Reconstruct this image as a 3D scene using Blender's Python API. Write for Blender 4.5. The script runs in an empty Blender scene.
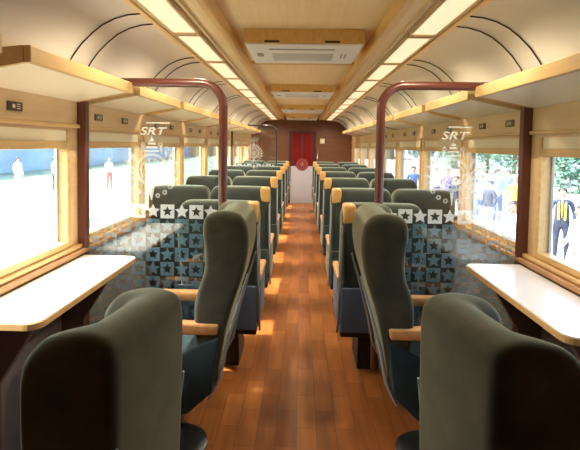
import bpy, bmesh, math, random
from mathutils import Vector, Matrix
random.seed(7)
C = bpy.context.scene.collection
R = math.radians
PI = math.pi

# ------------------------------------------------------------ camera, world, sun, exposure
cam_d = bpy.data.cameras.new('camera')
cam_d.sensor_width = 36
cam_d.lens = 450 / 580 * 36
cam_d.clip_start = 0.02
cam_d.clip_end = 400
cam_d.shift_x = 0.0018
cam_d.shift_y = -0.1035
cam = bpy.data.objects.new('camera', cam_d)
C.objects.link(cam)
cam.matrix_world = (Matrix.Translation((0, 0, 1.45)) @ Matrix.Rotation(R(1.53), 4, 'Z')
                    @ Matrix.Rotation(R(90 - 2.54), 4, 'X') @ Matrix.Rotation(R(0.9), 4, 'Z'))
S = bpy.context.scene
S.camera = cam
S.view_settings.view_transform = 'Standard'
S.view_settings.look = 'None'
S.view_settings.gamma = 1
S.view_settings.use_curve_mapping = False
S.view_settings.exposure = 1.0

W = bpy.data.worlds.new('sky')
S.world = W
W.use_nodes = True
wn = W.node_tree.nodes
bg = wn['Background']
sky = wn.new('ShaderNodeTexSky')
sky.sky_type = 'NISHITA'
sky.sun_disc = False
sky.sun_elevation = R(50)
sky.sun_rotation = R(-100)
sky.air_density = 1.2
sky.dust_density = 4.0
sky.altitude = 0
W.node_tree.links.new(sky.outputs[0], bg.inputs[0])
bg.inputs[1].default_value = 0.8

sd = bpy.data.lights.new('sun', 'SUN')
sd.energy = 6.5
sd.angle = R(0.6)
sd.color = (1.0, 0.93, 0.82)
sun = bpy.data.objects.new('sun', sd)
C.objects.link(sun)
sun.rotation_euler = Vector((0.62, 0.16, -0.80)).to_track_quat('-Z', 'Y').to_euler()


# ------------------------------------------------------------ materials
def mat(name, col, rough=0.5, metal=0.0, emit=None, strength=0, sheen=0, coat=0, spec=0.5):
    m = bpy.data.materials.new(name)
    m.use_nodes = True
    p = m.node_tree.nodes['Principled BSDF']
    p.inputs['Base Color'].default_value = (*col, 1)
    p.inputs['Roughness'].default_value = rough
    p.inputs['Metallic'].default_value = metal
    p.inputs['Specular IOR Level'].default_value = spec
    if sheen:
        p.inputs['Sheen Weight'].default_value = sheen
        p.inputs['Sheen Roughness'].default_value = 0.45
        p.inputs['Sheen Tint'].default_value = (0.75, 0.8, 0.6, 1)
    if coat:
        p.inputs['Coat Weight'].default_value = coat
        p.inputs['Coat Roughness'].default_value = 0.15
    if emit:
        p.inputs['Emission Color'].default_value = (*emit, 1)
        p.inputs['Emission Strength'].default_value = strength
    return m


def noise_mat(name, c1, c2, scale=(4, 4, 4), detail=4, rough=0.5, bump=0.0, lo=0.3, hi=0.7, **k):
    m = mat(name, c1, rough, **k)
    nt = m.node_tree
    p = nt.nodes['Principled BSDF']
    tc = nt.nodes.new('ShaderNodeTexCoord')
    mp = nt.nodes.new('ShaderNodeMapping')
    mp.inputs['Scale'].default_value = scale
    nz = nt.nodes.new('ShaderNodeTexNoise')
    nz.inputs['Scale'].default_value = 1
    nz.inputs['Detail'].default_value = detail
    cr = nt.nodes.new('ShaderNodeValToRGB')
    cr.color_ramp.elements[0].position = lo
    cr.color_ramp.elements[1].position = hi
    cr.color_ramp.elements[0].color = (*c1, 1)
    cr.color_ramp.elements[1].color = (*c2, 1)
    L = nt.links.new
    L(tc.outputs['Object'], mp.inputs[0])
    L(mp.outputs[0], nz.inputs[0])
    L(nz.outputs[0], cr.inputs[0])
    L(cr.outputs[0], p.inputs['Base Color'])
    if bump:
        b = nt.nodes.new('ShaderNodeBump')
        b.inputs['Strength'].default_value = bump
        b.inputs['Distance'].default_value = 0.002
        L(nz.outputs[0], b.inputs['Height'])
        L(b.outputs[0], p.inputs['Normal'])
    return m


def floor_mat():
    m = mat('floor_wood', (0.3, 0.12, 0.04), 0.36, spec=0.45)
    nt = m.node_tree
    p = nt.nodes['Principled BSDF']
    L = nt.links.new
    tc = nt.nodes.new('ShaderNodeTexCoord')
    mp = nt.nodes.new('ShaderNodeMapping')
    mp.inputs['Rotation'].default_value = (0, 0, R(90))
    L(tc.outputs['Object'], mp.inputs[0])
    br = nt.nodes.new('ShaderNodeTexBrick')
    br.inputs['Scale'].default_value = 1
    br.inputs['Brick Width'].default_value = 0.30
    br.inputs['Row Height'].default_value = 0.10
    br.inputs['Mortar Size'].default_value = 0.0015
    br.inputs['Color1'].default_value = (0.46, 0.165, 0.038, 1)
    br.inputs['Color2'].default_value = (0.27, 0.082, 0.018, 1)
    br.inputs['Mortar'].default_value = (0.18, 0.06, 0.02, 1)
    L(mp.outputs[0], br.inputs[0])
    mp2 = nt.nodes.new('ShaderNodeMapping')
    mp2.inputs['Scale'].default_value = (22, 2.5, 1)
    L(tc.outputs['Object'], mp2.inputs[0])
    nz = nt.nodes.new('ShaderNodeTexNoise')
    nz.inputs['Scale'].default_value = 1
    nz.inputs['Detail'].default_value = 5
    L(mp2.outputs[0], nz.inputs[0])
    mx = nt.nodes.new('ShaderNodeMix')
    mx.data_type = 'RGBA'
    mx.blend_type = 'OVERLAY'
    mx.inputs[0].default_value = 0.5
    L(br.outputs[0], mx.inputs[6])
    L(nz.outputs[0], mx.inputs[7])
    L(mx.outputs[2], p.inputs['Base Color'])
    return m


def glass_mat(name, ior=1.5, tint=(1, 1, 1)):
    m = bpy.data.materials.new(name)
    m.use_nodes = True
    nt = m.node_tree
    nt.nodes.remove(nt.nodes['Principled BSDF'])
    out = nt.nodes['Material Output']
    t = nt.nodes.new('ShaderNodeBsdfTransparent')
    t.inputs[0].default_value = (*tint, 1)
    g = nt.nodes.new('ShaderNodeBsdfGlossy')
    g.inputs['Roughness'].default_value = 0.0
    r0 = ((ior - 1) / (ior + 1)) ** 2
    L = nt.links.new
    ge = nt.nodes.new('ShaderNodeNewGeometry')
    dt = nt.nodes.new('ShaderNodeVectorMath')
    dt.operation = 'DOT_PRODUCT'
    L(ge.outputs['Incoming'], dt.inputs[0])
    L(ge.outputs['Normal'], dt.inputs[1])

    def mth(op, a, b=None, c=None):
        n = nt.nodes.new('ShaderNodeMath')
        n.operation = op
        for i, q in enumerate((a, b, c)):
            if q is None: continue
            if isinstance(q, (int, float)): n.inputs[i].default_value = q
            else: L(q, n.inputs[i])
        return n.outputs[0]
    ab = mth('ABSOLUTE', dt.outputs['Value'])
    f5 = mth('POWER', mth('SUBTRACT', 1.0, ab), 5.0)
    fac = mth('MULTIPLY_ADD', f5, 1 - r0, r0)
    x = nt.nodes.new('ShaderNodeMixShader')
    L = nt.links.new
    L(fac, x.inputs[0])
    L(t.outputs[0], x.inputs[1])
    L(g.outputs[0], x.inputs[2])
    L(x.outputs[0], out.inputs[0])
    return m


def film_mat(name, col, alpha):
    m = bpy.data.materials.new(name)
    m.use_nodes = True
    nt = m.node_tree
    nt.nodes.remove(nt.nodes['Principled BSDF'])
    out = nt.nodes['Material Output']
    t = nt.nodes.new('ShaderNodeBsdfTransparent')
    d = nt.nodes.new('ShaderNodeBsdfDiffuse')
    d.inputs[0].default_value = (*col, 1)
    tl = nt.nodes.new('ShaderNodeBsdfTranslucent')
    tl.inputs[0].default_value = (*col, 1)
    a = nt.nodes.new('ShaderNodeMixShader')
    a.inputs[0].default_value = 0.5
    b = nt.nodes.new('ShaderNodeMixShader')
    b.inputs[0].default_value = alpha
    L = nt.links.new
    L(d.outputs[0], a.inputs[1])
    L(tl.outputs[0], a.inputs[2])
    L(t.outputs[0], b.inputs[1])
    L(a.outputs[0], b.inputs[2])
    L(b.outputs[0], out.inputs[0])
    return m


M = {}
M['floor'] = floor_mat()
M['wall'] = noise_mat('wall_laminate', (0.68, 0.47, 0.24), (0.74, 0.53, 0.29), (3, 3, 40), rough=0.4)
M['lower_wall'] = noise_mat('lower_wall_panel', (0.20, 0.18, 0.17), (0.25, 0.22, 0.20), (8, 8, 8), rough=0.6)
M['ceil'] = noise_mat('ceiling_wood', (0.86, 0.63, 0.33), (0.92, 0.71, 0.40), (40, 2, 2), rough=0.35)
M['cove'] = mat('cove_laminate', (0.74, 0.75, 0.70), 0.34)
M['rib'] = noise_mat('rib_wood', (0.62, 0.36, 0.10), (0.74, 0.47, 0.16), (40, 3, 20), rough=0.35)
M['trimstrip'] = noise_mat('light_strip_wood', (0.62, 0.45, 0.24), (0.70, 0.53, 0.30), (30, 2, 30), rough=0.4)
M['rack_wood'] = noise_mat('rack_wood', (0.56, 0.36, 0.14), (0.66, 0.44, 0.19), (30, 3, 30), rough=0.35)
M['rack_under'] = mat('rack_underside', (0.88, 0.80, 0.64), 0.3)
M['sill'] = noise_mat('sill_wood', (0.60, 0.37, 0.14), (0.72, 0.48, 0.21), (30, 3, 30), rough=0.35)
M['sill_dark'] = noise_mat('sill_dark_wood', (0.36, 0.17, 0.06), (0.45, 0.23, 0.09), (30, 3, 30), rough=0.35)
M['cream'] = mat('cream_blind', (0.80, 0.70, 0.48), 0.6)
M['dark'] = mat('black_seam', (0.02, 0.015, 0.012), 0.5)
M['redframe'] = mat('red_brown_lacquer', (0.11, 0.030, 0.018), 0.35, coat=0.15)
M['blackframe'] = mat('black_post_lacquer', (0.03, 0.018, 0.015), 0.4)
M['endwall'] = noise_mat('end_wall_wood', (0.14, 0.050, 0.022), (0.19, 0.072, 0.030), (4, 4, 30), rough=0.4)
M['door_red'] = mat('red_door_glass', (0.20, 0.006, 0.008), 0.25)
M['door_frame'] = mat('dark_red_door_frame', (0.10, 0.012, 0.010), 0.4)
M['door_grey'] = mat('grey_door_panel', (0.55, 0.52, 0.53), 0.4)
M['badge'] = mat('badge_red', (0.26, 0.02, 0.025), 0.4)
M['badge_light'] = mat('badge_pink', (0.42, 0.14, 0.13), 0.4)
M['velour'] = noise_mat('olive_green_velour', (0.036, 0.036, 0.025), (0.078, 0.068, 0.042), (9, 9, 9), rough=0.9, sheen=0.5, spec=0.15)
M['velour_row'] = noise_mat('green_velour', (0.024, 0.031, 0.026), (0.040, 0.046, 0.037), (7, 7, 7), rough=0.9, sheen=0.8, spec=0.15)
M['velour_blue'] = noise_mat('teal_velour', (0.014, 0.030, 0.036), (0.024, 0.044, 0.05), (9, 9, 9), rough=0.9, sheen=0.2, spec=0.15)
M['bluegrey'] = mat('blue_grey_moquette', (0.09, 0.13, 0.19), 0.8, sheen=0.2)
M['shell'] = mat('grey_plastic_shell', (0.33, 0.36, 0.36), 0.45)
M['blackplastic'] = mat('black_plastic', (0.018, 0.020, 0.022), 0.5)
M['arm'] = noise_mat('armrest_wood', (0.55, 0.27, 0.09), (0.68, 0.36, 0.14), (25, 25, 25), rough=0.35)
M['handle'] = noise_mat('grab_handle_wood', (0.52, 0.28, 0.07), (0.62, 0.35, 0.11), (20, 20, 20), rough=0.4)
M['chrome'] = mat('chrome', (0.75, 0.75, 0.76), 0.12, 1.0)
M['base'] = mat('dark_base_metal', (0.05, 0.055, 0.06), 0.3, 0.6)
M['table'] = mat('pale_table_laminate', (0.86, 0.80, 0.70), 0.25)
M['table_edge'] = noise_mat('table_edge_wood', (0.55, 0.33, 0.13), (0.65, 0.42, 0.18), (25, 25, 25), rough=0.4)
M['support'] = mat('table_support_brown', (0.13, 0.08, 0.06), 0.5)
M['white'] = mat('white_plastic', (0.82, 0.80, 0.75), 0.4)
M['slot'] = mat('grey_slot', (0.36, 0.34, 0.30), 0.5)
M['grille'] = mat('pale_grey_grille', (0.62, 0.60, 0.54), 0.5)
M['plate'] = mat('brown_seat_plate', (0.07, 0.045, 0.03), 0.4)
M['diffuser'] = mat('light_diffuser', (0.55, 0.45, 0.3), 0.5, emit=(1.0, 0.80, 0.50), strength=0.45)
M['glass'] = glass_mat('clear_partition_glass', 1.75, (0.97, 0.985, 0.98))
M['pane'] = glass_mat('clear_window_glass', 1.25, (0.97, 1.0, 1.0))
M['film_white'] = film_mat('white_frosted_film', (0.92, 0.93, 0.92), 0.72)
M['film'] = film_mat('blue_grey_frosted_film', (0.20, 0.37, 0.43), 0.50)
M['film_logo'] = film_mat('frosted_logo_film', (0.95, 0.95, 0.93), 0.38)


# ------------------------------------------------------------ mesh helpers
def obj(name, bm, m, parent=None, smooth=False, loc=None):
    me = bpy.data.meshes.new(name)
    bmesh.ops.recalc_face_normals(bm, faces=bm.faces[:])
    bm.to_mesh(me)
    bm.free()
    for mm in (m if isinstance(m, (list, tuple)) else [m]):
        me.materials.append(mm)
    if smooth:
        me.polygons.foreach_set('use_smooth', [True] * len(me.polygons))
        try:
            me.set_sharp_from_angle(angle=R(45))
        except Exception:
            pass
    o = bpy.data.objects.new(name, me)
    C.objects.link(o)
    if parent is not None:
        o.parent = parent
    if loc:
        o.location = loc
    return o


def thing(name, label, cat, loc=(0, 0, 0), rz=0, group=None):
    o = bpy.data.objects.new(name, None)
    C.objects.link(o)
    o.empty_display_size = 0.1
    o.location = loc
    o.rotation_euler = (0, 0, rz)
    return tag(o, label, cat, group)


def tag(o, label=None, cat=None, group=None, kind=None):
    if label: o['label'] = label
    if cat: o['category'] = cat
    if group: o['group'] = group
    if kind: o['kind'] = kind
    return o


def struct(name, bm, m, parent=None, smooth=False):
    o = obj(name, bm, m, parent, smooth)
    if parent is None:
        o['kind'] = 'structure'
    return o


def dup(root, loc, rz=None, label=None):
    r = root.copy()
    C.objects.link(r)
    r.location = loc
    if rz is not None:
        r.rotation_euler = (0, 0, rz)
    if label:
        r['label'] = label

    def rec(a, b):
        for ch in list(a.children):
            c = ch.copy()
            C.objects.link(c)
            c.parent = b
            rec(ch, c)
    rec(root, r)
    return r


def bm_new():
    return bmesh.new()


def bx(bm, x0, x1, y0, y1, z0, z1, bev=0.0, mi=0):
    t = bmesh.new()
    bmesh.ops.create_cube(t, size=1)
    for v in t.verts:
        v.co = Vector(((x0 + x1) / 2 + v.co.x * (x1 - x0), (y0 + y1) / 2 + v.co.y * (y1 - y0), (z0 + z1) / 2 + v.co.z * (z1 - z0)))
    if bev:
        bmesh.ops.bevel(t, geom=t.edges[:], offset=bev, segments=3, affect='EDGES', profile=0.5)
    merge(bm, t, mi)


def merge(bm, t, mi=0):
    me = bpy.data.meshes.new('tmp')
    for f in t.faces:
        f.material_index = mi
    t.to_mesh(me)
    t.free()
    bm.from_mesh(me)
    bpy.data.meshes.remove(me)


def tube(bm, pts, r, n=10, mi=0, sx=1.0, sy=1.0):
    """sweep a round (or flattened) section along pts; r may be a list"""
    t = bmesh.new()
    rs = r if isinstance(r, (list, tuple)) else [r] * len(pts)
    pts = [Vector(p) for p in pts]
    rings = []
    up = None
    for i, p in enumerate(pts):
        a = pts[max(i - 1, 0)]
        b = pts[min(i + 1, len(pts) - 1)]
        d = (b - a).normalized()
        if up is None:
            up = d.orthogonal().normalized()
        up = (up - d * up.dot(d)).normalized()
        s = d.cross(up)
        rings.append([t.verts.new(p + (up * math.cos(2 * PI * k / n) * sx + s * math.sin(2 * PI * k / n) * sy) * rs[i]) for k in range(n)])
    for a, b in zip(rings, rings[1:]):
        for k in range(n):
            t.faces.new((a[k], a[(k + 1) % n], b[(k + 1) % n], b[k]))
    t.faces.new(rings[0][::-1])
    t.faces.new(rings[-1])
    merge(bm, t, mi)


def prism(bm, poly, ax, a0, a1, mi=0, bev=0):
    """poly of 2D points extruded along axis ax ('x','y','z')"""
    t = bmesh.new()

    def P(u, v, w):
        return {'x': (w, u, v), 'y': (u, w, v), 'z': (u, v, w)}[ax]
    A = [t.verts.new(P(u, v, a0)) for u, v in poly]
    B = [t.verts.new(P(u, v, a1)) for u, v in poly]
    n = len(poly)
    t.faces.new(A)
    t.faces.new(B[::-1])
    for k in range(n):
        t.faces.new((A[k], B[k], B[(k + 1) % n], A[(k + 1) % n]))
    bmesh.ops.recalc_face_normals(t, faces=t.faces[:])
    if bev:
        bmesh.ops.bevel(t, geom=t.edges[:], offset=bev, segments=2, affect='EDGES', profile=0.5)
    merge(bm, t, mi)


def catmull(P, n=6):
    out = []
    m = len(P)
    for i in range(m):
        p0, p1, p2, p3 = [Vector(P[(i + k - 1) % m]) for k in range(4)]
        for j in range(n):
            t = j / n
            out.append(0.5 * ((2 * p1) + (-p0 + p2) * t + (2 * p0 - 5 * p1 + 4 * p2 - p3) * t * t + (-p0 + 3 * p1 - 3 * p2 + p3) * t ** 3))
    return out


def pillow(bm, prof, x0, x1, r=0.05, drop=0.0, ztop=None, crown=0.0, seg=6, mi=0, wing=0.0):
    """closed profile in (y,z) swept across x with rounded ends; the top corners fall by drop"""
    P = catmull(prof, 6)
    n = len(P)
    area = sum(P[i].x * P[(i + 1) % n].y - P[(i + 1) % n].x * P[i].y for i in range(n))
    sg = 1 if area > 0 else -1
    N = []
    for i in range(n):
        d = P[(i + 1) % n] - P[i - 1]
        N.append(Vector((-d.y, d.x)).normalized() * sg)   # inward
    t = bmesh.new()
    ws = []
    Rr = max(r, drop * 1.6)
    for k in range(seg + 1):
        ws.append(Rr * (1 - math.cos(PI / 2 * k / seg)))
    Wd = x1 - x0
    pos = [x0 + w for w in ws] + [x0 + Rr + (Wd - 2 * Rr) * k / 16 for k in range(1, 16)] + [x1 - w for w in reversed(ws)]
    zt = ztop if ztop is not None else max(p.y for p in P)
    ymin = min(p.x for p in P if p.y > zt - .25)
    ymax = max(p.x for p in P if p.y > zt - .25)
    rings = []
    for x in pos:
        e = min(x - x0, x1 - x)
        d = r - math.sqrt(max(0, r * r - max(0, r - e) ** 2)) if e < r else 0
        q = max(0, 1 - e / Rr)
        dr = drop * (1 - math.sqrt(max(0, 1 - q * q)))
        c = 1 - (2 * (x - (x0 + x1) / 2) / Wd) ** 2
        ring = []
        for p, nn in zip(P, N):
            u = p + nn * d
            f = min(1, max(0, (u.y - (zt - 0.22)) / 0.22))
            if wing:
                g = min(1, max(0, (u.y - .55) / .25))
                fx = min(1, max(0, (u.x - ymin) / (ymax - ymin))) ** 1.5
                q_ = min(1, max(0, (e / (Wd / 2) - .20) / .35))
                u = Vector((u.x - wing * fx * g * q_ * q_ * (3 - 2 * q_), u.y))
            ring.append(t.verts.new((x, u.x - nn.x * crown * c, u.y - dr * f - nn.y * crown * c * 0.6)))
        rings.append(ring)
    for a, b in zip(rings, rings[1:]):
        for k in range(n):
            t.faces.new((a[k], a[(k + 1) % n], b[(k + 1) % n], b[k]))
    t.faces.new(rings[0])
    t.faces.new(rings[-1][::-1])
    merge(bm, t, mi)


def cyl(bm, c, r, z0, z1, n=24, mi=0, r2=None):
    tube(bm, [(c[0], c[1], z0), (c[0], c[1], z1)], [r, r2 if r2 is not None else r], n, mi)


ORD = ['first', 'second', 'third', 'fourth', 'fifth', 'sixth', 'seventh', 'eighth', 'ninth', 'tenth', 'eleventh', 'twelfth', 'thirteenth', 'fourteenth', 'fifteenth']

# ------------------------------------------------------------ car body
Y0, Y1 = -1.6, 11.25
WX = 1.25
b = bm_new()
bx(b, -1.32, 1.32, Y0 - .06, Y1 + .06, -0.08, 0)
struct('floor', b, M['floor'])

# windows in y: (start, end)
WIN = [(1.24, 2.375), (2.56, 3.42), (3.53, 4.60), (4.72, 5.80), (5.92, 6.98), (7.10, 8.16), (8.28, 9.34), (9.46, 10.5)]
ZS, ZT = 0.89, 1.44     # glass opening bottom and top
for side, sn in ((-1, 'left'), (1, 'right')):
    b = bm_new()

    def wb(y0, y1, z0, z1, mi=0, a=WX, c=WX + .07):
        bx(b, min(side * a, side * c), max(side * a, side * c), y0, y1, z0, z1, mi=mi)
    wb(Y0, Y1, ZT, 1.90)
    wb(Y0, Y1, 0.0, ZS - .05, 1)
    wb(Y0, Y1, ZS - .05, ZS, 0)
    ed = [Y0] + [v for w in WIN for v in w] + [Y1]
    for i in range(0, len(ed), 2):
        wb(ed[i], ed[i + 1], ZS, ZT)
    struct('wall_' + sn, b, [M['wall'], M['lower_wall']])
    # sill rails
    b = bm_new()
    x = side * (WX - .035)
    bx(b, min(side * (WX - .05), side * WX), max(side * (WX - .05), side * WX), Y0, Y1, ZS - .065, ZS - .036, bev=.008)
    struct('trim_' + ('1' if side < 0 else '2'), b, M['sill_dark'])
    b = bm_new()
    bx(b, min(side * (WX - .03), side * WX), max(side * (WX - .03), side * WX), Y0, Y1, ZS - .034, ZS - .012, bev=.006)
    struct('trim_' + ('3' if side < 0 else '4'), b, M['sill'])
    b = bm_new()
    bx(b, min(side * (WX - .018), side * WX), max(side * (WX - .018), side * WX), Y0, Y1, ZT + .085, ZT + .105, bev=.004)
    struct('trim_' + ('5' if side < 0 else '6'), b, M['sill'])

nw = 0
for side in (-1, 1):
    for (a, c) in WIN:
        nw += 1
        fr = bm_new()
        xa, xb = sorted((side * (WX - .012), side * (WX + .045)))
        t = 0.02
        bx(fr, xa, xb, a - .01, a + t, ZS - .01, ZT + .07, bev=.004)
        bx(fr, xa, xb, c - t, c + .01, ZS - .01, ZT + .07, bev=.004)
        bx(fr, xa, xb, a + t, c - t, ZS - .01, ZS + .022, bev=.004)
        bx(fr, xa, xb, a + t, c - t, ZT - .028, ZT + .012, bev=.004)
        w = struct('window_%d' % nw, fr, M['sill'])
        p = bm_new()
        xg = side * (WX + .05)
        bx(p, min(xg, xg + side * .006), max(xg, xg + side * .006), a + .001, c - .001, ZS, ZT)
        obj('pane', p, M['pane'], w)
        k = bm_new()   # rolled blind above
        xa, xb = sorted((side * (WX - .006), side * (WX - .0)))
        bx(k, xa, xb, a + t + .002, c - t - .002, ZT + .013, ZT + .068)
        obj('blind', k, M['cream'], w)
        g = bm_new()   # dark rubber gasket
        xa, xb = sorted((side * (WX + .040), side * (WX + .05)))
        bx(g, xa, xb, a + t, a + t + .012, ZS + .022, ZT - .028)
        bx(g, xa, xb, c - t - .012, c - t, ZS + .022, ZT - .028)
        obj('gasket', g, M['shell'], w)

# ceiling: flat middle, light troughs, coves
prof = [(0, 2.14), (.455, 2.14), (.455, 2.085), (.58, 2.075), (.715, 2.06), (.77, 2.055)]
b = bm_new()
full = [(-x, z) for x, z in reversed(prof)] + prof[1:]
thick = full + [(.77, 2.22), (-.77, 2.22)]
prism(b, thick, 'y', Y0, Y1)
struct('ceiling', b, M['ceil'])
cv = [(.77, 2.058), (.83, 2.052), (.89, 2.035), (.95, 2.005), (1.0, 1.965), (1.05, 1.915), (1.09, 1.86), (1.125, 1.80), (1.17, 1.76), (1.25, 1.755)]
for s in (-1, 1):
    b = bm_new()
    poly = [(s * x, z) for x, z in cv] + [(s * 1.32, 1.755), (s * 1.32, 2.22), (s * .77, 2.22)]
    prism(b, poly, 'y', Y0, Y1)
    struct('ceiling', b, M['cove'], smooth=True)
# ribs beside the light strips
for k, s in enumerate((-1, 1)):
    b = bm_new()
    xa, xb = sorted((s * .428, s * .468))
    bx(b, xa, xb, Y0, Y1, 2.065, 2.142, bev=.008)
    struct('trim_%d' % (7 + k), b, M['rib'])
    b = bm_new()
    xa, xb = sorted((s * .54, s * .552))
    bx(b, xa, xb, Y0, Y1, 2.062, 2.08)
    bx(b, *sorted((s * .735, s * .742)), Y0, Y1, 2.050, 2.06)
    struct('trim_%d' % (9 + k), b, M['trimstrip'])
# dark seam pairs on the coves
ns = 11
for s in (-1, 1):
    for yc in (1.1, 2.21, 3.27, 4.45, 5.65, 6.85, 8.05, 9.25, 10.4):
        b = bm_new()
        for dy in (-.09, .09):
            pts = [(s * (x - .004), yc + dy, z - .004) for x, z in cv[:8]]
            tube(b, pts, .0032, 6)
        struct('trim_%d' % ns, b, M['dark'])
        ns += 1

# end walls
b = bm_new()
dx0, dx1, dzt = -.31, .37, 1.80
bx(b, -1.25, dx0, Y1 - .05, Y1, 0, 2.14)
bx(b, dx1, 1.25, Y1 - .05, Y1, 0, 2.14)
bx(b, dx0, dx1, Y1 - .05, Y1, dzt, 2.14)
bx(b, dx0, dx1, Y1 - .012, Y1, 0, dzt)
bx(b, -.56, .60, Y1 - .09, Y1 - .05, dzt + .12, 2.05)
struct('wall_end', b, M['endwall'])
b = bm_new()
bx(b, -1.25, 1.25, Y0, Y0 + .05, 0, 2.14)
struct('wall_rear', b, M['endwall'])
b = bm_new()
for (xa, xb, za, zb) in ((dx0, dx0 + .05, 0, dzt), (dx1 - .05, dx1, 0, dzt), (dx0 + .05, dx1 - .05, dzt - .05, dzt)):
    bx(b, xa, xb, Y1 - .075, Y1 - .01, za, zb, bev=.006)
door = struct('door_1', b, M['door_frame'])
b = bm_new()
bx(b, dx0 + .05, dx1 - .05, Y1 - .05, Y1 - .015, .0, .93, bev=.004)
bx(b, dx0 + .09, dx1 - .09, Y1 - .056, Y1 - .049, .12, .86, bev=.003)
obj('door_panel', b, M['door_grey'], door)
b = bm_new()
bx(b, dx0 + .05, dx1 - .05, Y1 - .045, Y1 - .02, .93, dzt - .05)
obj('door_window', b, M['door_red'], door)
b = bm_new()
for xa in (dx0 + .05, .0, dx1 - .11):
    bx(b, xa, xa + .05, Y1 - .055, Y1 - .044, .93, dzt - .05, bev=.004)
bx(b, dx0 + .05, dx1 - .05, Y1 - .055, Y1 - .044, .93, .98, bev=.003)
obj('door_sash', b, M['door_frame'], door)
b = bm_new()
tube(b, [(dx1 + .03, Y1 - .06, .95), (dx1 + .03, Y1 - .10, 1.0), (dx1 + .03, Y1 - .10, 1.25), (dx1 + .03, Y1 - .06, 1.3)], .014, 8)
obj('door_handle', b, M['chrome'], door, True)
t = thing('door_badge', 'round red badge on the door at the far end of the aisle', 'badge', (.03, Y1 - .075, .97))
b = bm_new()
tube(b, [(0, .02, 0), (0, 0, 0)], [.155, .15], 32)
obj('disc', b, M['badge'], t)
b = bm_new()
tube(b, [(0.12 * math.cos(a * PI / 16), -.004, 0.12 * math.sin(a * PI / 16)) for a in range(33)], .008, 6)
for k in range(5):
    a = PI / 2 + k * 2 * PI / 5
    tube(b, [(0, -.004, 0), (.09 * math.cos(a), -.004, .09 * math.sin(a))], [.025, .006], 6)
obj('emblem', b, M['badge_light'], t)
t = thing('light_switch', 'small cream square switch plate on the brown end wall right of the door', 'switch', (.52, Y1 - .055, 1.56))
b = bm_new()
bx(b, -.055, .055, -.012, .004, -.06, .06, bev=.004)
obj('plate', b, M['cream'], t)
b = bm_new()
bx(b, -.02, .02, -.018, -.011, -.03, .03, bev=.003)
obj('rocker', b, M['white'], t)

# ------------------------------------------------------------ ceiling lights
PIT = .825
first = None
for s, sn in ((-1, 'left'), (1, 'right')):
    for k in range(1, 13):
        ya = 2.49 + PIT * (k - 2) + .014
        yb = ya + PIT - .028
        if yb > Y1 - .1: break
        lab = 'warm rectangular ceiling light panel, %s from the camera in the %s strip' % (ORD[k - 1], sn)
        loc = (s * .645, ya, 2.066)
        if first is None:
            t = first = thing('ceiling_light', lab, 'ceiling light', loc, 0, 'light panels along the ceiling')
            L_ = yb - ya
            b = bm_new()
            bx(b, -.075, .075, 0, .014, -.022, .012, bev=.003)
            bx(b, -.075, .075, L_ - .014, L_, -.022, .012, bev=.003)
            bx(b, -.075, -.062, .014, L_ - .014, -.018, .012, bev=.003)
            bx(b, .062, .075, .014, L_ - .014, -.018, .012, bev=.003)
            obj('frame', b, M['trimstrip'], t)
            b = bm_new()
            bx(b, -.062, .062, .014, L_ - .014, -.014, .0, bev=.004)
            obj('diffuser', b, M['diffuser'], t)
            ld = bpy.data.lights.new('tube_light', 'SPOT')
            ld.energy = 11.0
            ld.color = (1.0, 0.84, 0.62)
            ld.spot_size = R(168)
            ld.spot_blend = 0.5
            ld.shadow_soft_size = 0.0
            lo_ = bpy.data.objects.new('tube_light', ld)
            C.objects.link(lo_)
            lo_.parent = t
            lo_.location = (0, L_ / 2, -.03)
        else:
            dup(first, loc, 0, lab)

# ------------------------------------------------------------ ceiling air vents
def vent(y, lab):
    t = thing('ceiling_vent', lab, 'air vent', (0, y, 2.14), 0, 'air vents down the middle of the ceiling')
    b = bm_new()
    bx(b, -.355, .365, 0, .63, -.085, 0, bev=.004)
    obj('housing', b, M['rib'], t)
    b = bm_new()
    bx(b, -.345, .355, .012, .615, -.094, -.0845, bev=.004)
    g = obj('grille', b, M['white'], t)
    b = bm_new()
    for k in range(9):
        bx(b, -.20, .20, .26 + k * .028, .272 + k * .028, -.0965, -.0935)
    obj('louvre', b, M['grille'], g)
    b = bm_new()
    bx(b, -.21, .20, .12, .15, -.0965, -.0935)
    for xx in (.25, .275):
        bx(b, xx, xx + .009, .26, .40, -.0965, -.0935)
    bx(b, -.30, -.26, .26, .36, -.0965, -.0935)
    obj('slot', b, M['slot'], g)
    for xx in (-.23, .13):
        b = bm_new()
        bx(b, xx, xx + .09, -.003, .012, -.082, -.070)
        obj('latch', b, M['dark'], t)
    return t


v0 = vent(2.70, 'white ceiling air vent in a wood box, largest and nearest the camera')
for k, yy in enumerate((5.15, 7.7, 10.2)):
    dup(v0, (0, yy, 2.14), 0, ('white ceiling air vent in a wood box, %s nearest of the four' % ['second', 'third', 'fourth and least'][k]))
# cross bands of the ceiling
for k, yy in enumerate((1.3, 3.75, 6.3, 8.9)):
    b = bm_new()
    bx(b, -.428, .428, yy, yy + .10, 2.128, 2.142, bev=.003)
    struct('trim_%d' % (ns), b, M['rib'])
    ns += 1

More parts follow.
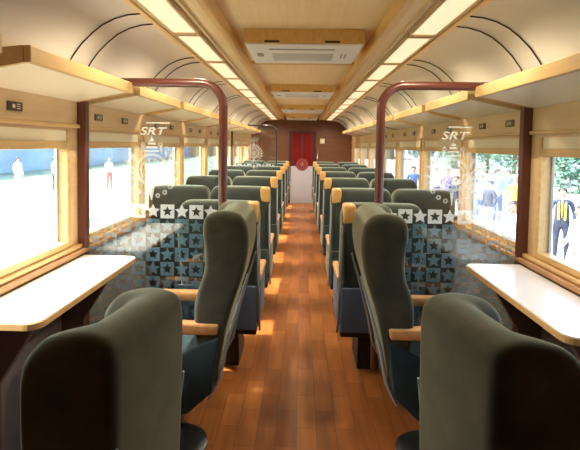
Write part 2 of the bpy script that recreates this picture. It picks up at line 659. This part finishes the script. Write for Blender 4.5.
# ------------------------------------------------------------ luggage racks
RB = [(.30, 1.40), (1.545, 2.49), (2.60, 3.47), (3.58, 4.64), (4.76, 5.84), (5.96, 7.02), (7.14, 8.2), (8.32, 9.38), (9.5, 10.4)]
for s, sn in ((-1, 'left'), (1, 'right')):
    for k, (a, c) in enumerate(RB):
        nm = ['nearest the camera', 'just before the near glass partition'] + ['%s behind the near partition' % o for o in ORD]
        t = thing('luggage_rack', 'pale wood luggage rack on the %s wall, %s' % (sn, nm[k]), 'luggage rack', (s * WX, a, 1.67), 0, 'luggage racks along both walls')
        L_ = c - a
        b = bm_new()   # fascia along the aisle edge with rounded far corner
        prism(b, [(-s * .31, .052), (-s * .31, .112), (-s * .285, .112), (-s * .285, .052)], 'y', 0, L_, bev=.004)
        obj('fascia', b, M['rack_wood'], t)
        b = bm_new()
        prism(b, [(-s * .284, .056), (-s * .284, .066), (0, .012), (0, 0.0)], 'y', .02, L_ - .02)
        obj('underside', b, M['rack_under'], t)
        for yy in (0, L_ - .02):
            b = bm_new()
            prism(b, [(-s * .284, .052), (-s * .284, .112), (0, .082), (0, -.004)], 'y', yy, yy + .019, bev=.002)
            obj('end_board', b, M['rack_wood'], t)
        b = bm_new()
        prism(b, [(-s * .284, .067), (-s * .284, .075), (0, .045), (0, .013)], 'y', .021, L_ - .021)
        obj('shelf', b, M['rib'], t)

# seat number plates on the wall under the racks
PB = [1.93, 2.74, 3.15, 3.85, 4.3, 5.05, 5.5, 6.2, 6.7]
p0 = None
for s, sn in ((-1, 'left'), (1, 'right')):
    for k, yy in enumerate(PB):
        lab = 'small dark plate on the %s wall under the racks, %s from the camera' % (sn, ORD[k])
        t = thing('seat_plate', lab, 'plate', (s * (WX - .0), yy, 1.60), 0, 'seat plates under the racks')
        b = bm_new()
        bx(b, *sorted((-s * .008, s * .001)), -.05, .05, -.02, .02, bev=.002)
        obj('backing', b, M['plate'], t)
        b = bm_new()
        xx = sorted((-s * .0095, -s * .0075))
        bx(b, *xx, -.022 * 1, -.006, -.008, .008)
        for dz in (-.009, 0, .009):
            bx(b, *xx, .008, .03, dz - .0018, dz + .0018)
        obj('symbol', b, M['cream'], t)

# ------------------------------------------------------------ glass partitions
def star_pts(cx, cz, r, ri, rot=0, n=5):
    return [(cx + (r if k % 2 == 0 else ri) * math.cos(PI / 2 + rot + k * PI / n), cz + (r if k % 2 == 0 else ri) * math.sin(PI / 2 + rot + k * PI / n)) for k in range(2 * n)]


def flat_star(bm, cx, cz, r, ri, y, mi=0):
    vs = [bm.verts.new((x, y, z)) for x, z in star_pts(cx, cz, r, ri)]
    c = bm.verts.new((cx, y, cz))
    for k in range(len(vs)):
        f = bm.faces.new((c, vs[k], vs[(k + 1) % len(vs)]))
        f.material_index = mi


def square_with_star(bm, cx, cz, h, r, ri, y, mi=0):
    st = star_pts(cx, cz, r, ri)
    n = len(st)
    outer = []
    for (x, z) in st:
        dx, dz = x - cx, z - cz
        k = h / max(abs(dx), abs(dz), 1e-6)
        outer.append((cx + dx * k, cz + dz * k))
    vi = [bm.verts.new((x, y, z)) for x, z in st]
    vo = [bm.verts.new((x, y, z)) for x, z in outer]
    corners = [(cx + sx * h, cz + sz * h) for sx in (-1, 1) for sz in (-1, 1)]
    for k in range(n):
        j = (k + 1) % n
        a0 = math.atan2(outer[k][1] - cz, outer[k][0] - cx)
        a1 = math.atan2(outer[j][1] - cz, outer[j][0] - cx)
        if a1 < a0: a1 += 2 * PI
        mid = []
        for q in corners:
            a = math.atan2(q[1] - cz, q[0] - cx)
            for aa in (a, a + 2 * PI):
                if a0 + 1e-4 < aa < a1 - 1e-4:
                    mid.append(bm.verts.new((q[0], y, q[1])))
        f = bm.faces.new([vi[k], vo[k]] + mid + [vo[j], vi[j]])
        f.material_index = mi


def text_mesh(txt, size, shear=0.0):
    cu = bpy.data.curves.new('t', 'FONT')
    cu.body = txt
    cu.size = size
    cu.shear = shear
    cu.align_x = 'CENTER'
    cu.extrude = 0.0004
    cu.offset = size * .012
    o = bpy.data.objects.new('t', cu)
    C.objects.link(o)
    dg = bpy.context.evaluated_depsgraph_get()
    me = bpy.data.meshes.new_from_object(o.evaluated_get(dg))
    bpy.data.objects.remove(o)
    return me


def partition(s, y, lab, framem, fr, inner=.435, rows=9):
    t = thing('glass_partition', lab, 'partition', (0, y, 0), 0, 'frosted glass partitions')
    X0, X1 = inner, 1.225
    zt = 1.785
    b = bm_new()
    rc = .13
    pts = [(s * X0, 0, .20), (s * X0, 0, .8), (s * X0, 0, zt - rc)]
    for k in range(1, 9):
        a = PI / 2 * k / 8
        pts.append((s * (X0 + rc - rc * math.cos(a)), 0, zt - rc + rc * math.sin(a)))
    pts += [(s * (X1 - .03), 0, zt)]
    tube(b, pts, fr, 12, sx=1.0, sy=1.0)
    obj('inner_post', b, framem, t, True)
    b = bm_new()
    bx(b, *sorted((s * (X1 - fr), s * (X1 + fr))), -fr, fr, 0, zt + fr, bev=.006)
    obj('wall_post', b, framem, t)
    b = bm_new()
    bx(b, *sorted((s * (X0 + fr), s * (X1 - fr))), -.014, .014, .22, .26, bev=.003)
    obj('bottom_rail', b, framem, t)
    b = bm_new()
    n = 8
    gp = [(s * (X1 - fr), .26), (s * (X0 + fr), .26)]
    for k in range(9):
        a = PI / 2 * k / 8
        gp.append((s * (X0 + rc - (rc - fr) * math.cos(a)), zt - rc + (rc - fr) * math.sin(a)))
    gp.append((s * (X1 - fr), zt - fr))
    prism(b, gp, 'y', -.004, .004)
    g = obj('glass_pane', b, M['glass'], t)
    # star and square film
    b = bm_new()
    cell = (X1 - X0 - 2 * fr - .005) / 9
    yy = .0052
    for j in range(rows):
        cz = 1.065 - j * cell
        for i in range(9):
            cx = s * (X0 + fr + .003 + (i + .5) * cell)
            mi = 0 if j == 0 else 1
            if (i + j) % 2:
                square_with_star(b, cx, cz, cell * .48, cell * .37, cell * .17, yy, mi)
            else:
                flat_star(b, cx, cz, cell * .50, cell * .24, yy, mi)
    obj('star_film', b, [M['film_white'], M['film']], g)
    # lettering
    xc = s * .835
    me = text_mesh('SRT', .084, .25)
    me.transform(Matrix.Translation((xc, -.0058, 1.495)) @ Matrix.Rotation(R(90), 4, 'X') @ Matrix.Diagonal((1.0, .72, 1, 1)))
    me.materials.clear()
    me.materials.append(M['film_logo'])
    lo = bpy.data.objects.new('lettering', me)
    C.objects.link(lo)
    lo.parent = g
    b = bm_new()
    bx(b, xc - .03, xc + .10, -.0062, -.0050, 1.558, 1.565)
    # winged wheel under a tiered crown
    def ring(cx, cz, r, w, a0=0, a1=2 * PI, n=28, e=1.0):
        P = []
        for k in range(n + 1):
            a = a0 + (a1 - a0) * k / n
            P.append(((cx + (r - w) * math.cos(a), cz + (r - w) * math.sin(a) * e), (cx + (r + w) * math.cos(a), cz + (r + w) * math.sin(a) * e)))
        for (p, q), (p2, q2) in zip(P, P[1:]):
            vs = [b.verts.new((u[0], -.0056, u[1])) for u in (p, q, q2, p2)]
            b.faces.new(vs)
    cz = 1.30
    ring(xc, cz, .085, .009)
    ring(xc, cz, .060, .004)
    ring(xc, cz, .020, .010)
    for k in range(10):
        a = k * PI / 5
        tube(b, [(xc + .028 * math.cos(a), -.0056, cz + .028 * math.sin(a)), (xc + .078 * math.cos(a), -.0056, cz + .078 * math.sin(a))], [.004, .003], 4, sy=.15)
    for sg in (-1, 1):
        for k in range(7):      # feathers of each wing
            a = R(-48 + 17 * k)
            r0, r1 = .098, .150 + .018 * math.sin(k * .9)
            c0 = (xc + sg * r0 * math.cos(a), cz + r0 * math.sin(a) * 1.1)
            c1 = (xc + sg * r1 * math.cos(a + .25), cz + r1 * math.sin(a + .25) * 1.1)
            tube(b, [(c0[0], -.0056, c0[1]), ((c0[0] + c1[0]) / 2, -.0056, (c0[1] + c1[1]) / 2 + .004), (c1[0], -.0056, c1[1])], [.004, .009, .002], 6, sy=.15)
        for k in range(9):
            a = R(-75 + 18 * k)
            ring(xc + sg * .135 * math.cos(a), cz + .150 * math.sin(a), .010, .004, n=8)
    for k, (w, h) in enumerate(((.042, .0), (.032, .022), (.022, .042), (.013, .060))):
        bx(b, xc - w, xc + w, -.0061, -.0051, cz + .098 + h, cz + .110 + h)
    tube(b, [(xc, -.0056, cz + .165), (xc, -.0056, cz + .20)], [.006, .001], 5, sy=.2)
    tube(b, [(xc, -.0056, cz - .10), (xc, -.0056, cz - .17)], [.02, .004], 5, sy=.15)
    obj('wheel_emblem', b, M['film_logo'], g)
    return t


partition(-1, 2.5, 'frosted glass partition in a red-brown frame left of the aisle, nearest the camera', M['redframe'], .024)
partition(1, 2.5, 'frosted glass partition in a red-brown frame right of the aisle', M['redframe'], .024)
partition(-1, 7.93, 'distant frosted glass partition with a thin black post on the left side', M['blackframe'], .014)

# ------------------------------------------------------------ seats
# side profile of a back (y forward = facing, z up), from the picture of the swivel seat
BACK = [(.02, .40), (.045, .56), (.055, .70), (.045, .78), (.018, .86), (.008, .93), (.012, 1.0), (.020, 1.06), (.010, 1.125), (-.045, 1.155),
        (-.13, 1.15), (-.175, 1.10), (-.185, 1.0), (-.165, .88), (-.12, .74), (-.085, .60), (-.06, .46), (-.045, .38)]


def back_prof(top=1.155, lean=1.0, thick=1.0):
    if thick > 1.1:     # upright winged back
        return [(.14, .36), (.155, .60), (.165, .80), (.167, .93), (.162, 1.0), (.145, top - .065), (.10, top - .022), (.02, top), (-.045, top - .004), (-.075, top - .022),
                (-.088, top - .06), (-.09, .95), (-.088, .8), (-.082, .6), (-.07, .45), (-.06, .36)]
    out = []
    for (y, z) in BACK:
        zz = .38 + (z - .38) * (top - .38) / (1.155 - .38)
        c = -.02 - .08 * ((z - .38) / .775) * 1.0
        out.append((c * lean + (y + .02 + .08 * (z - .38) / .775) * thick, zz))
    return out


def swivel_seat(lab, loc, rz, width=.42, top=1.155, thick=1.0, lean=1.0, dz=0.0, px=0.0):
    t = thing('swivel_seat', lab, 'seat', loc, rz, 'swivel seats facing the windows')
    h = width / 2
    k_ = (top - dz - .38) / .775

    def up(o):
        o.data.transform(Matrix.Translation((0, 0, dz)))
        return o
    b = bm_new()
    pillow(b, back_prof(top - dz, lean, thick), -h, h, r=.026, drop=.025, wing=.10 if thick > 1.1 else .05)
    bk = up(obj('backrest', b, M['velour'], t, True))
    for sx in (-1, 1):    # edge of the plastic shell that carries the back
        b = bm_new()
        pts = []
        for z, y in ((.30, .00), (.40, -.05), (.55, -.078), (.72, -.125), (.88, -.172)):
            pts.append((sx * (h - .012), y * lean - .012, .38 + (z - .38) * k_))
        tube(b, pts, [.008, .009, .009, .007, .004], 8)
        up(obj('shell_edge', b, M['shell'], bk, True))
    b = bm_new()
    pillow(b, [(-.03, .33), (.1, .31), (.40, .32), (.47, .35), (.485, .40), (.45, .445), (.3, .455), (.1, .435), (-.02, .43)], -h + .03, h - .03, r=.03, crown=.01)
    up(obj('seat_cushion', b, M['velour_blue'], t, True))
    for sx in (-1, 1):
        b = bm_new()
        xa, xb = sorted((sx * (h - .028), sx * (h + .012)))
        prism(b, [(-.06, .59), (-.03, .34), (.08, .24), (.42, .24), (.47, .34), (.45, .43), (.2, .46), (.02, .56)], 'x', xa, xb, bev=.010)
        up(obj('side_panel', b, M['velour_blue'], t, True))
        b = bm_new()
        xa, xb = sorted((sx * (h - .040), sx * (h + .016)))
        prism(b, [(-.05, .602), (-.06, .650), (.10, .655), (.36, .655), (.41, .648), (.425, .630), (.40, .612), (.36, .606), (.1, .602)], 'x', xa, xb, bev=.010)
        up(obj('armrest', b, M['arm'], t, True))
    b = bm_new()
    tube(b, [(px, .17, .03), (px, .17, .09), (px, .17, .091), (px, .17, .27 + dz)], [.040, .040, .026, .026], 24)
    obj('pedestal', b, M['chrome'], t, True)
    b = bm_new()
    tube(b, [(px, .17, 0), (px, .17, .014), (px, .17, .03)], [.155, .155, .12], 40)
    obj('base_disc', b, M['base'], t, True)
    b = bm_new()
    bx(b, -h + .05, h - .05, .02, .38, .26 + dz, .31 + dz, bev=.01)
    obj('seat_pan', b, M['blackplastic'], t)
    return t


# thing origin: its facing direction is local +y
swivel_seat('green swivel seat left of the aisle facing the window, second from the camera', (-.415, 2.18, 0), R(91), width=.45, top=1.15, px=-.09)
swivel_seat('green swivel seat right of the aisle facing the window, second from the camera', (.460, 2.18, 0), R(-91), width=.45, top=1.15, px=.09)
swivel_seat('olive swivel seat cut off at the bottom left, rounded back towards the aisle', (-.468, 1.18, 0), R(81), width=.39, top=1.008, thick=1.15, lean=.45, dz=-.1)
swivel_seat('olive swivel seat cut off at the bottom right, rounded back towards the aisle', (.480, 1.165, 0), R(-81), width=.39, top=1.02, thick=1.15, lean=.45, dz=-.1)


def grab(t, x, top, y):
    b = bm_new()
    bx(b, x - .034, x + .040, y - .120, y + .01, top - .115, top + .003, bev=.018)
    obj('grab_handle', b, M['handle'], t, True)


def row_seat(lab, loc, s, n=2, x_in=.235):
    """s=+1: right of the aisle. faces +y (away from the camera)"""
    nm = 'double_seat' if n == 2 else 'single_seat'
    t = thing(nm, lab, 'seat', loc, 0, 'forward facing seats along the aisle')
    w = .485
    top = 1.105
    xs = []
    for k in range(n):
        xa = x_in + .01 + k * (w + .012)
        xb = xa + w
        xs.append((xa, xb))
        lo, hi = sorted((s * xa, s * xb))
        b = bm_new()
        pillow(b, back_prof(top, .9, .95), lo, hi, r=.04, drop=.045, crown=.006)
        bk = obj('backrest', b, M['velour_row'], t, True)
        b = bm_new()
        xe = s * (xa - .002)
        pts = [(xe, y, z) for z, y in ((.28, .01), (.40, -.06), (.55, -.085), (.72, -.125), (.88, -.165), (.98, -.175))]
        tube(b, pts, .007, 6)
        obj('shell_edge', b, M['shell'], bk, True)
        b = bm_new()
        pillow(b, [(-.03, .33), (.1, .31), (.42, .32), (.49, .35), (.505, .40), (.47, .445), (.3, .455), (.1, .435), (-.02, .43)], lo + .03, hi - .03, r=.03, crown=.01)
        obj('seat_cushion', b, M['velour_row'], t, True)
    grab(t, s * (x_in + .052), top, -.055)
    for k in range(n + 1):
        xc = (x_in + .02) if k == 0 else (xs[0][1] + .006 if (k == 1 and n == 2) else xs[-1][1] - .012)
        b = bm_new()
        bx(b, s * xc - .022, s * xc + .022, -.03, .36, .605, .645, bev=.012)
        obj('armrest', b, M['arm'], t, True)
        b = bm_new()
        bx(b, s * xc - .016, s * xc + .016, -.02, .32, .34, .604, bev=.008)
        obj('side_panel', b, M['bluegrey'] if (k == 0 and n == 1) else M['velour_row'], t, True)
    for (xa, xb) in xs:
        b = bm_new()
        prism(b, [(-.075, .31), (-.055, .31), (-.105, .60), (-.125, .60)], 'x', *sorted((s * (xa + .012), s * (xb - .004))), bev=.006)
        obj('back_panel', b, M['bluegrey'] if n == 1 else M['velour_row'], t)
    b = bm_new()
    lo, hi = sorted((s * (x_in + .03), s * (xs[-1][1] - .02)))
    bx(b, lo, hi, .02, .46, .24, .31, bev=.01)
    obj('seat_frame', b, M['blackplastic'], t)
    for xx in ([lo + .12, hi - .12] if n == 2 else [s * .44]):
        b = bm_new()
        prism(b, [(xx - .055, 0), (xx + .055, 0), (xx + .05, .24), (xx - .05, .24)], 'y', .10, .38, bev=.005)
        obj('leg', b, M['blackplastic'], t)
    if n == 2:
        b = bm_new()
        tube(b, [(lo + .02, .07, .13), (hi - .02, .07, .13)], .014, 8)
        obj('footrest', b, M['chrome'], t, True)
    return t


row_seat('single green seat just left of the aisle beside the near glass partition post', (0, 2.78, 0), -1, 1)
row_seat('single green seat just right of the aisle beside the near glass partition post', (0, 2.78, 0), 1, 1)
for s, sn in ((-1, 'left'), (1, 'right')):
    base = None
    for k in range(7):
        y = 3.72 + 1.16 * k
        if s < 0 and k >= 4: y += .03
        if y + .5 > Y1 - .1: break
        lab = 'double green seat %s of the aisle, %s row behind the near glass partition' % (sn, ORD[k])
        if base is None:
            base = row_seat(lab, (0, y, 0), s)
        else:
            dup(base, (0, y, 0), 0, lab)

# ------------------------------------------------------------ window tables
for s, sn in ((-1, 'left'), (1, 'right')):
    t = thing('window_table', 'long pale counter table with wood edge under the %s window' % sn, 'table', (s * WX, 1.5, .82))
    L_ = .96
    xi = -s * .352

    def outline(ins=0.0):
        r = .05
        pts = [(-s * .001, -.001 + ins), ]
        P = [(-s * .0505, 0 + ins)]
        for k in range(7):
            a = PI / 2 * k / 6
            P.append((xi + s * (r + ins) - s * r * math.sin(a), ins + r - r * math.cos(a)))
        for k in range(7):
            a = PI / 2 * k / 6
            P.append((xi + s * (r + ins) - s * r * math.cos(a), L_ - ins - r + r * math.sin(a)))
        P.append((-s * .0505, L_ - ins))
        return P
    b = bm_new()
    prism(b, outline(.0), 'z', -.026, -.004)
    obj('edge', b, M['table_edge'], t)
    b = bm_new()
    prism(b, outline(.004), 'z', -.004, .0)
    obj('tabletop', b, M['table'], t)
    for yy in (.12, .80):
        b = bm_new()
        xa, xb = sorted((-s * .055, -s * .24))
        prism(b, [(-s * .002, -.82), (-s * .12, -.82), (-s * .12, -.30), (-s * .27, -.06), (-s * .27, -.035), (-s * .052, -.035), (-s * .052, -.2), (-s * .002, -.2)], 'y', yy, yy + .035, bev=.004)
        obj('support', b, M['support'], t)

# ------------------------------------------------------------ outside
M['ground'] = noise_mat('pale_concrete', (0.20, 0.21, 0.21), (0.28, 0.28, 0.27), (.4, .4, .4), rough=0.9)
M['grassy'] = noise_mat('pale_dry_grass', (0.085, 0.14, 0.09), (0.20, 0.25, 0.18), (.3, .3, .3), rough=0.95)
M['leaf'] = noise_mat('leaf_green', (0.05, 0.12, 0.08), (0.10, 0.22, 0.14), (2, 2, 2), rough=0.7)
M['bark'] = mat('bark', (0.12, 0.08, 0.05), 0.9)
M['bwall'] = noise_mat('pale_building_wall', (0.20, 0.25, 0.30), (0.28, 0.33, 0.38), (.5, .5, .5), rough=0.8)
M['bblue'] = noise_mat('blue_building_wall', (0.20, 0.27, 0.34), (0.28, 0.34, 0.40), (.5, .5, .5), rough=0.7)
M['broof'] = mat('building_roof', (0.22, 0.24, 0.28), 0.7)
M['bwin'] = mat('building_window', (0.05, 0.09, 0.13), 0.1)
GZ = -1.08
b = bm_new()
bx(b, 1.9, 60, -40, 90, GZ - .2, GZ)
struct('ground', b, M['ground'])
b = bm_new()
bx(b, -60, 1.9, -40, 90, GZ - .2, GZ - .0)
struct('ground', b, M['grassy'])


def building(lab, x, y, w, d, h, wallm, nwin, face):
    t = thing('station_building', lab, 'building', (x, y, GZ))
    b = bm_new()
    bx(b, -w / 2, w / 2, -d / 2, d / 2, 0, h)
    obj('wall', b, wallm, t)
    b = bm_new()
    prism(b, [(-w / 2 - .6, h), (w / 2 + .6, h), (w / 2 + .6, h + .2), (0, h + 1.3), (-w / 2 - .6, h + .2)], 'y', -d / 2 - .6, d / 2 + .6)
    obj('roof', b, M['broof'], t)
    for k in range(nwin):
        yy = -d / 2 + d * (k + .5) / nwin
        b = bm_new()
        bx(b, *sorted((face * w / 2, face * (w / 2 + .05))), yy - .7, yy + .7, 1.0, 2.3)
        obj('window', b, M['bwin'], t)
    return t


building('long pale blue building beyond the left windows', -27, 50, 8, 84, 4.2, M['bblue'], 22, -1)
building('white building far beyond the right windows', 27, 64, 8, 96, 4.6, M['bwall'], 22, -1)


def tree(lab, x, y, h, r, seed):
    rnd = random.Random(seed)
    t = thing('tree', lab, 'tree', (x, y, GZ), 0, 'trees beyond the right windows')
    b = bm_new()
    tube(b, [(0, 0, 0), (.1, .05, h * .3), (0, .1, h * .6), (.05, 0, h * .85)], [.18, .14, .10, .03], 8)
    for k in range(5):
        a = k * 1.3
        tube(b, [(0, .05, h * .4), (.5 * r * math.cos(a), .5 * r * math.sin(a), h * .6), (.8 * r * math.cos(a), .8 * r * math.sin(a), h * .75)], [.07, .05, .02], 6)
    obj('trunk', b, M['bark'], t, True)
    b = bm_new()
    blobs = [(Vector((rnd.uniform(-.6, .6) * r, rnd.uniform(-.6, .6) * r, h * rnd.uniform(.12, .9))), r * rnd.uniform(.35, .6)) for _ in range(12)]
    for k in range(4200):
        c, rr = rnd.choice(blobs)
        d = Vector((rnd.gauss(0, 1), rnd.gauss(0, 1), rnd.gauss(0, 1))).normalized()
        p = c + d * rr * rnd.uniform(.7, 1.05)
        u = Vector((rnd.gauss(0, 1), rnd.gauss(0, 1), rnd.gauss(0, 1))).normalized() * .11
        v = u.orthogonal().normalized() * .07
        b.faces.new([b.verts.new(p + q) for q in (u, v, -u, -v)])
    obj('foliage', b, M['leaf'], t)


def at(px, s):     # image column and scale to ground position
    return ((px - 302) / s, 450 / s)


for k, (px_, s_, lab) in enumerate(((578, 17, 'leafy green tree at the right edge, behind the navy suit'), (545, 14, 'leafy green tree beside the right wall post of the partition'),
                                    (512, 11.5, 'leafy green tree behind the yellow top and the crowd'), (486, 9.8, 'leafy green tree behind the light blue shirt'),
                                    (455, 8.2, 'leafy green tree behind the violet shirt'), (425, 7, 'small far green tree outside the distant right windows'))):
    x, y = at(px_, s_)
    tree(lab, x, y, 4.6, 2.1, k + 1)


# ------------------------------------------------------------ people
PM = {}


def pm(name, col, rough=0.8):
    if name not in PM: PM[name] = mat(name, col, rough)
    return PM[name]


pm('skin', (0.48, 0.28, 0.19), .6)
pm('hair_black', (0.02, 0.016, 0.014), .6)


def person(lab, x, y, rz, top, bottom, hgt=1.7, arm=0.0, skirt=False, tie=None, vest=None, hat=None, stride=.0, sleeves='long'):
    t = thing('person', lab, 'person', (x, y, GZ), rz, None)
    me = bpy.data.meshes.new('body')
    V, E, Rr = [], [], []

    def v(co, r, p=None):
        V.append(co); Rr.append(r)
        if p is not None: E.append((p, len(V) - 1))
        return len(V) - 1
    pel = v((0, 0, .93), (.15, .10))
    ab = v((0, .01, 1.08), (.135, .095), pel)
    ch = v((0, .005, 1.27), (.16, .11), ab)
    sh = v((0, -.01, 1.39), (.12, .085), ch)
    nk = v((0, 0, 1.47), (.052, .052), sh)
    hd0 = v((0, .015, 1.53), (.065, .075), nk)
    hd1 = v((0, .012, 1.60), (.076, .092), hd0)
    v((0, 0, 1.665), (.055, .065), hd1)
    wr = {}
    for sx in (-1, 1):
        s1 = v((sx * .17, -.01, 1.385), (.058, .058), sh)
        el = v((sx * (.235 + arm * .05), -.02 - arm * .02, 1.12), (.042, .042), s1)
        w = v((sx * (.225 - arm * .08), .06 + arm * .18, .89 + arm * .22), (.028, .028), el)
        hx = v((sx * (.220 - arm * .10), .08 + arm * .22, .84 + arm * .23), (.034, .02), w)
        wr[sx] = (Vector(V[w]), Vector(V[hx]))
        hp = v((sx * .095, 0, .86), (.088, .09), pel)
        kn = v((sx * .105, .03 + sx * stride * .5, .49), (.058, .058), hp)
        an = v((sx * .11, -.01 + sx * stride, .09), (.038, .042), kn)
        v((sx * .12, .13 + sx * stride, .04), (.042, .032), an)
    me.from_pydata(V, E, [])
    o = bpy.data.objects.new('body_tmp', me)
    C.objects.link(o)
    md = o.modifiers.new('skin', 'SKIN')
    for i, r in enumerate(Rr):
        me.skin_vertices[0].data[i].radius = r
    me.skin_vertices[0].data[0].use_root = True
    o.modifiers.new('sub', 'SUBSURF').levels = 2
    dg = bpy.context.evaluated_depsgraph_get()
    m2 = bpy.data.meshes.new_from_object(o.evaluated_get(dg))
    bpy.data.objects.remove(o)
    b = bmesh.new()
    b.from_mesh(m2)
    bpy.data.meshes.remove(m2)
    for f in b.faces:
        c = f.calc_center_median()
        if c.z > 1.455: k = 0
        elif c.z < .075: k = 3
        elif abs(c.x) > .17 and c.z < (.90 + arm * .20 if sleeves == 'long' else 1.2) and c.z > .7: k = 0
        elif c.z < .93 and abs(c.x) < .21: k = 2
        else: k = 1
        f.material_index = k
    # fingers, nose and ears join the body mesh
    for sx in (-1, 1):
        a, h = wr[sx]
        d = (h - a).normalized()
        sd = Vector((0, 1, 0)) if abs(d.y) < .7 else Vector((1, 0, 0))
        sd = (sd - d * sd.dot(d)).normalized()
        cl = d.cross(sd) * (-sx if abs(d.y) < .7 else 1)
        for q, ln in zip((-1.5, -.5, .5, 1.5), (.055, .068, .072, .064)):
            p0 = h + sd * q * .016 + d * .015
            p1 = p0 + d * ln * .6
            tube(b, [p0, p1, p1 + d * ln * .35 + cl * .012], [.009, .0085, .006], 6, mi=0)
        p0 = h + sd * .03 - d * .02
        tube(b, [p0, p0 + sd * .022 + d * .025, p0 + sd * .024 + d * .05], [.011, .010, .007], 6, mi=0)
        tube(b, [(sx * .072, 0, 1.575), (sx * .088, -.012, 1.60), (sx * .078, -.004, 1.625)], [.008, .010, .006], 6, mi=0)
    tube(b, [(0, .095, 1.615), (0, .118, 1.585), (0, .098, 1.572)], [.008, .014, .010], 6, mi=0)
    tm, bt = pm(*top), pm(*bottom)
    body = obj('body', b, [PM['skin'], tm, bt, pm('shoe_dark', (.03, .025, .02))], t, True)
    b = bm_new()
    for sx in (-1, 1):
        tube(b, [(sx * .03, .088, 1.605), (sx * .03, .100, 1.605)], [.011, .005], 8)
    obj('eyes', b, PM['hair_black'], t)
    b = bm_new()
    tube(b, [(-.022, .096, 1.545), (0, .104, 1.543), (.022, .096, 1.545)], .004, 6)
    obj('mouth', b, pm('lips', (.35, .12, .10)), t)
    if hat:
        b = bm_new()
        tube(b, [(0, .03, 1.645), (0, .02, 1.66), (0, 0, 1.70), (0, 0, 1.73)], [.13, .105, .10, .06], 16)
        obj('cap', b, pm(*hat), t, True)
    hb = bm_new()
    bmesh.ops.create_uvsphere(hb, u_segments=16, v_segments=10, radius=1)
    for vv in hb.verts:
        c = vv.co
        vv.co = Vector((c.x * .088, c.y * .104 - .018, c.z * .085 + 1.632))
    bmesh.ops.delete(hb, geom=[vv for vv in hb.verts if (vv.co.y > .045 and vv.co.z < 1.655) or vv.co.z < (1.50 if skirt else 1.565)], context='VERTS')
    if skirt:
        tube(hb, [(0, -.07, 1.60), (0, -.085, 1.48), (0, -.08, 1.36)], [.06, .065, .03], 10)
    obj('hair', hb, PM['hair_black'], t, True)
    if skirt:
        b = bm_new()
        tube(b, [(0, 0, 1.04), (0, 0, .92), (0, 0, .70), (0, 0, .46)], [.135, .175, .21, .26], 20, sx=1, sy=.8)
        obj('skirt', b, tm, t, True)
    if vest:
        b = bm_new()
        for sx in (-1, 1):
            tube(b, [(sx * .07, .03, 1.44), (sx * .065, .105, 1.34), (sx * .065, .118, 1.2), (sx * .06, .105, 1.0)], [.02, .03, .03, .03], 6, sx=.5)
        obj('vest_panel', b, pm(*vest), t, True)
    if tie:
        b = bm_new()
        tube(b, [(0, .065, 1.44), (0, .108, 1.36), (0, .125, 1.22), (0, .115, 1.05)], [.014, .016, .024, .004], 6)
        obj('tie', b, pm(*tie), t, True)
    t.scale = (hgt / 1.72,) * 3
    return t


NAVY = ('navy_cloth', (0.018, 0.026, 0.055))
BLUE = ('blue_cloth', (0.072, 0.120, 0.300))
LBLUE = ('light_blue_cloth', (0.240, 0.330, 0.468))
WHITE = ('white_cloth', (0.85, 0.84, 0.82))
YEL = ('yellow_cloth', (0.480, 0.396, 0.048))
PURP = ('violet_cloth', (0.132, 0.108, 0.300))
RED = ('red_cloth', (0.60, 0.10, 0.10))
GREY = ('grey_cloth', (0.180, 0.192, 0.216))


def at(px, s):     # image column and scale to ground position
    return ((px - 302) / s, 450 / s)


fc = R(170)
x, y = at(561, 45); person('person in a navy suit with a yellow vest and tie standing outside the right window', x, y, R(150), NAVY, NAVY, tie=YEL, vest=YEL, arm=.2)
x, y = at(580, 62); person('person in a long white dress at the right edge of the photo', x, y, R(100), WHITE, WHITE, 1.66, arm=.6, skirt=True)
x, y = at(514, 56); person('person in a white dress standing close outside the right partition glass', x, y, R(120), WHITE, WHITE, 1.62, arm=.4, skirt=True)
x, y = at(515, 33); person('person in a yellow top and pale cap in the crowd outside', x, y, R(140), YEL, NAVY, 1.74, hat=WHITE)
x, y = at(497, 30); person('person in a light blue shirt and blue trousers, tallest of the crowd', x, y, R(200), LBLUE, BLUE, 1.85, arm=.5)
x, y = at(481, 31); person('person in a white shirt and blue trousers left of the light blue shirt', x, y, R(160), WHITE, BLUE, 1.68, arm=.7)
x, y = at(507, 27); person('person in a blue shirt and grey trousers behind the yellow top', x, y, R(150), BLUE, GREY, 1.75)
x, y = at(448, 27); person('person in a violet shirt seen beside the right emblem', x, y, R(150), PURP, NAVY, 1.75, arm=.4)
x, y = at(437, 24); person('person in a pale shirt and violet trousers outside the fourth right window', x, y, R(180), WHITE, PURP, 1.7)
x, y = at(414, 26); person('person in blue from head to foot outside a far right window', x, y, R(170), BLUE, BLUE, 1.8, arm=.3)
x, y = at(456, 33); person('person in a navy shirt and grey trousers beside the violet shirt', x, y, R(130), NAVY, GREY, 1.7, stride=.1)
x, y = at(108, 19); person('person in a white shirt and red trousers outside the left partition glass', x, y, R(-120), WHITE, RED, 1.75)
x, y = at(14, 21); person('person in white standing far outside the left window', x, y, R(-100), WHITE, WHITE, 1.75)
x, y = at(52, 20); person('person in a white shirt and navy trousers far outside the left window', x, y, R(-90), WHITE, NAVY, 1.75)
x, y = at(489, 36); person('person in a navy shirt and white trousers in front of the light blue shirt', x, y, R(110), NAVY, WHITE, 1.66, arm=.3)
x, y = at(472, 28); person('person in a blue shirt and navy trousers at the left end of the crowd', x, y, R(190), BLUE, NAVY, 1.74)
x, y = at(521, 26); person('person in violet standing behind the yellow top, right end of the crowd', x, y, R(170), PURP, GREY, 1.78)
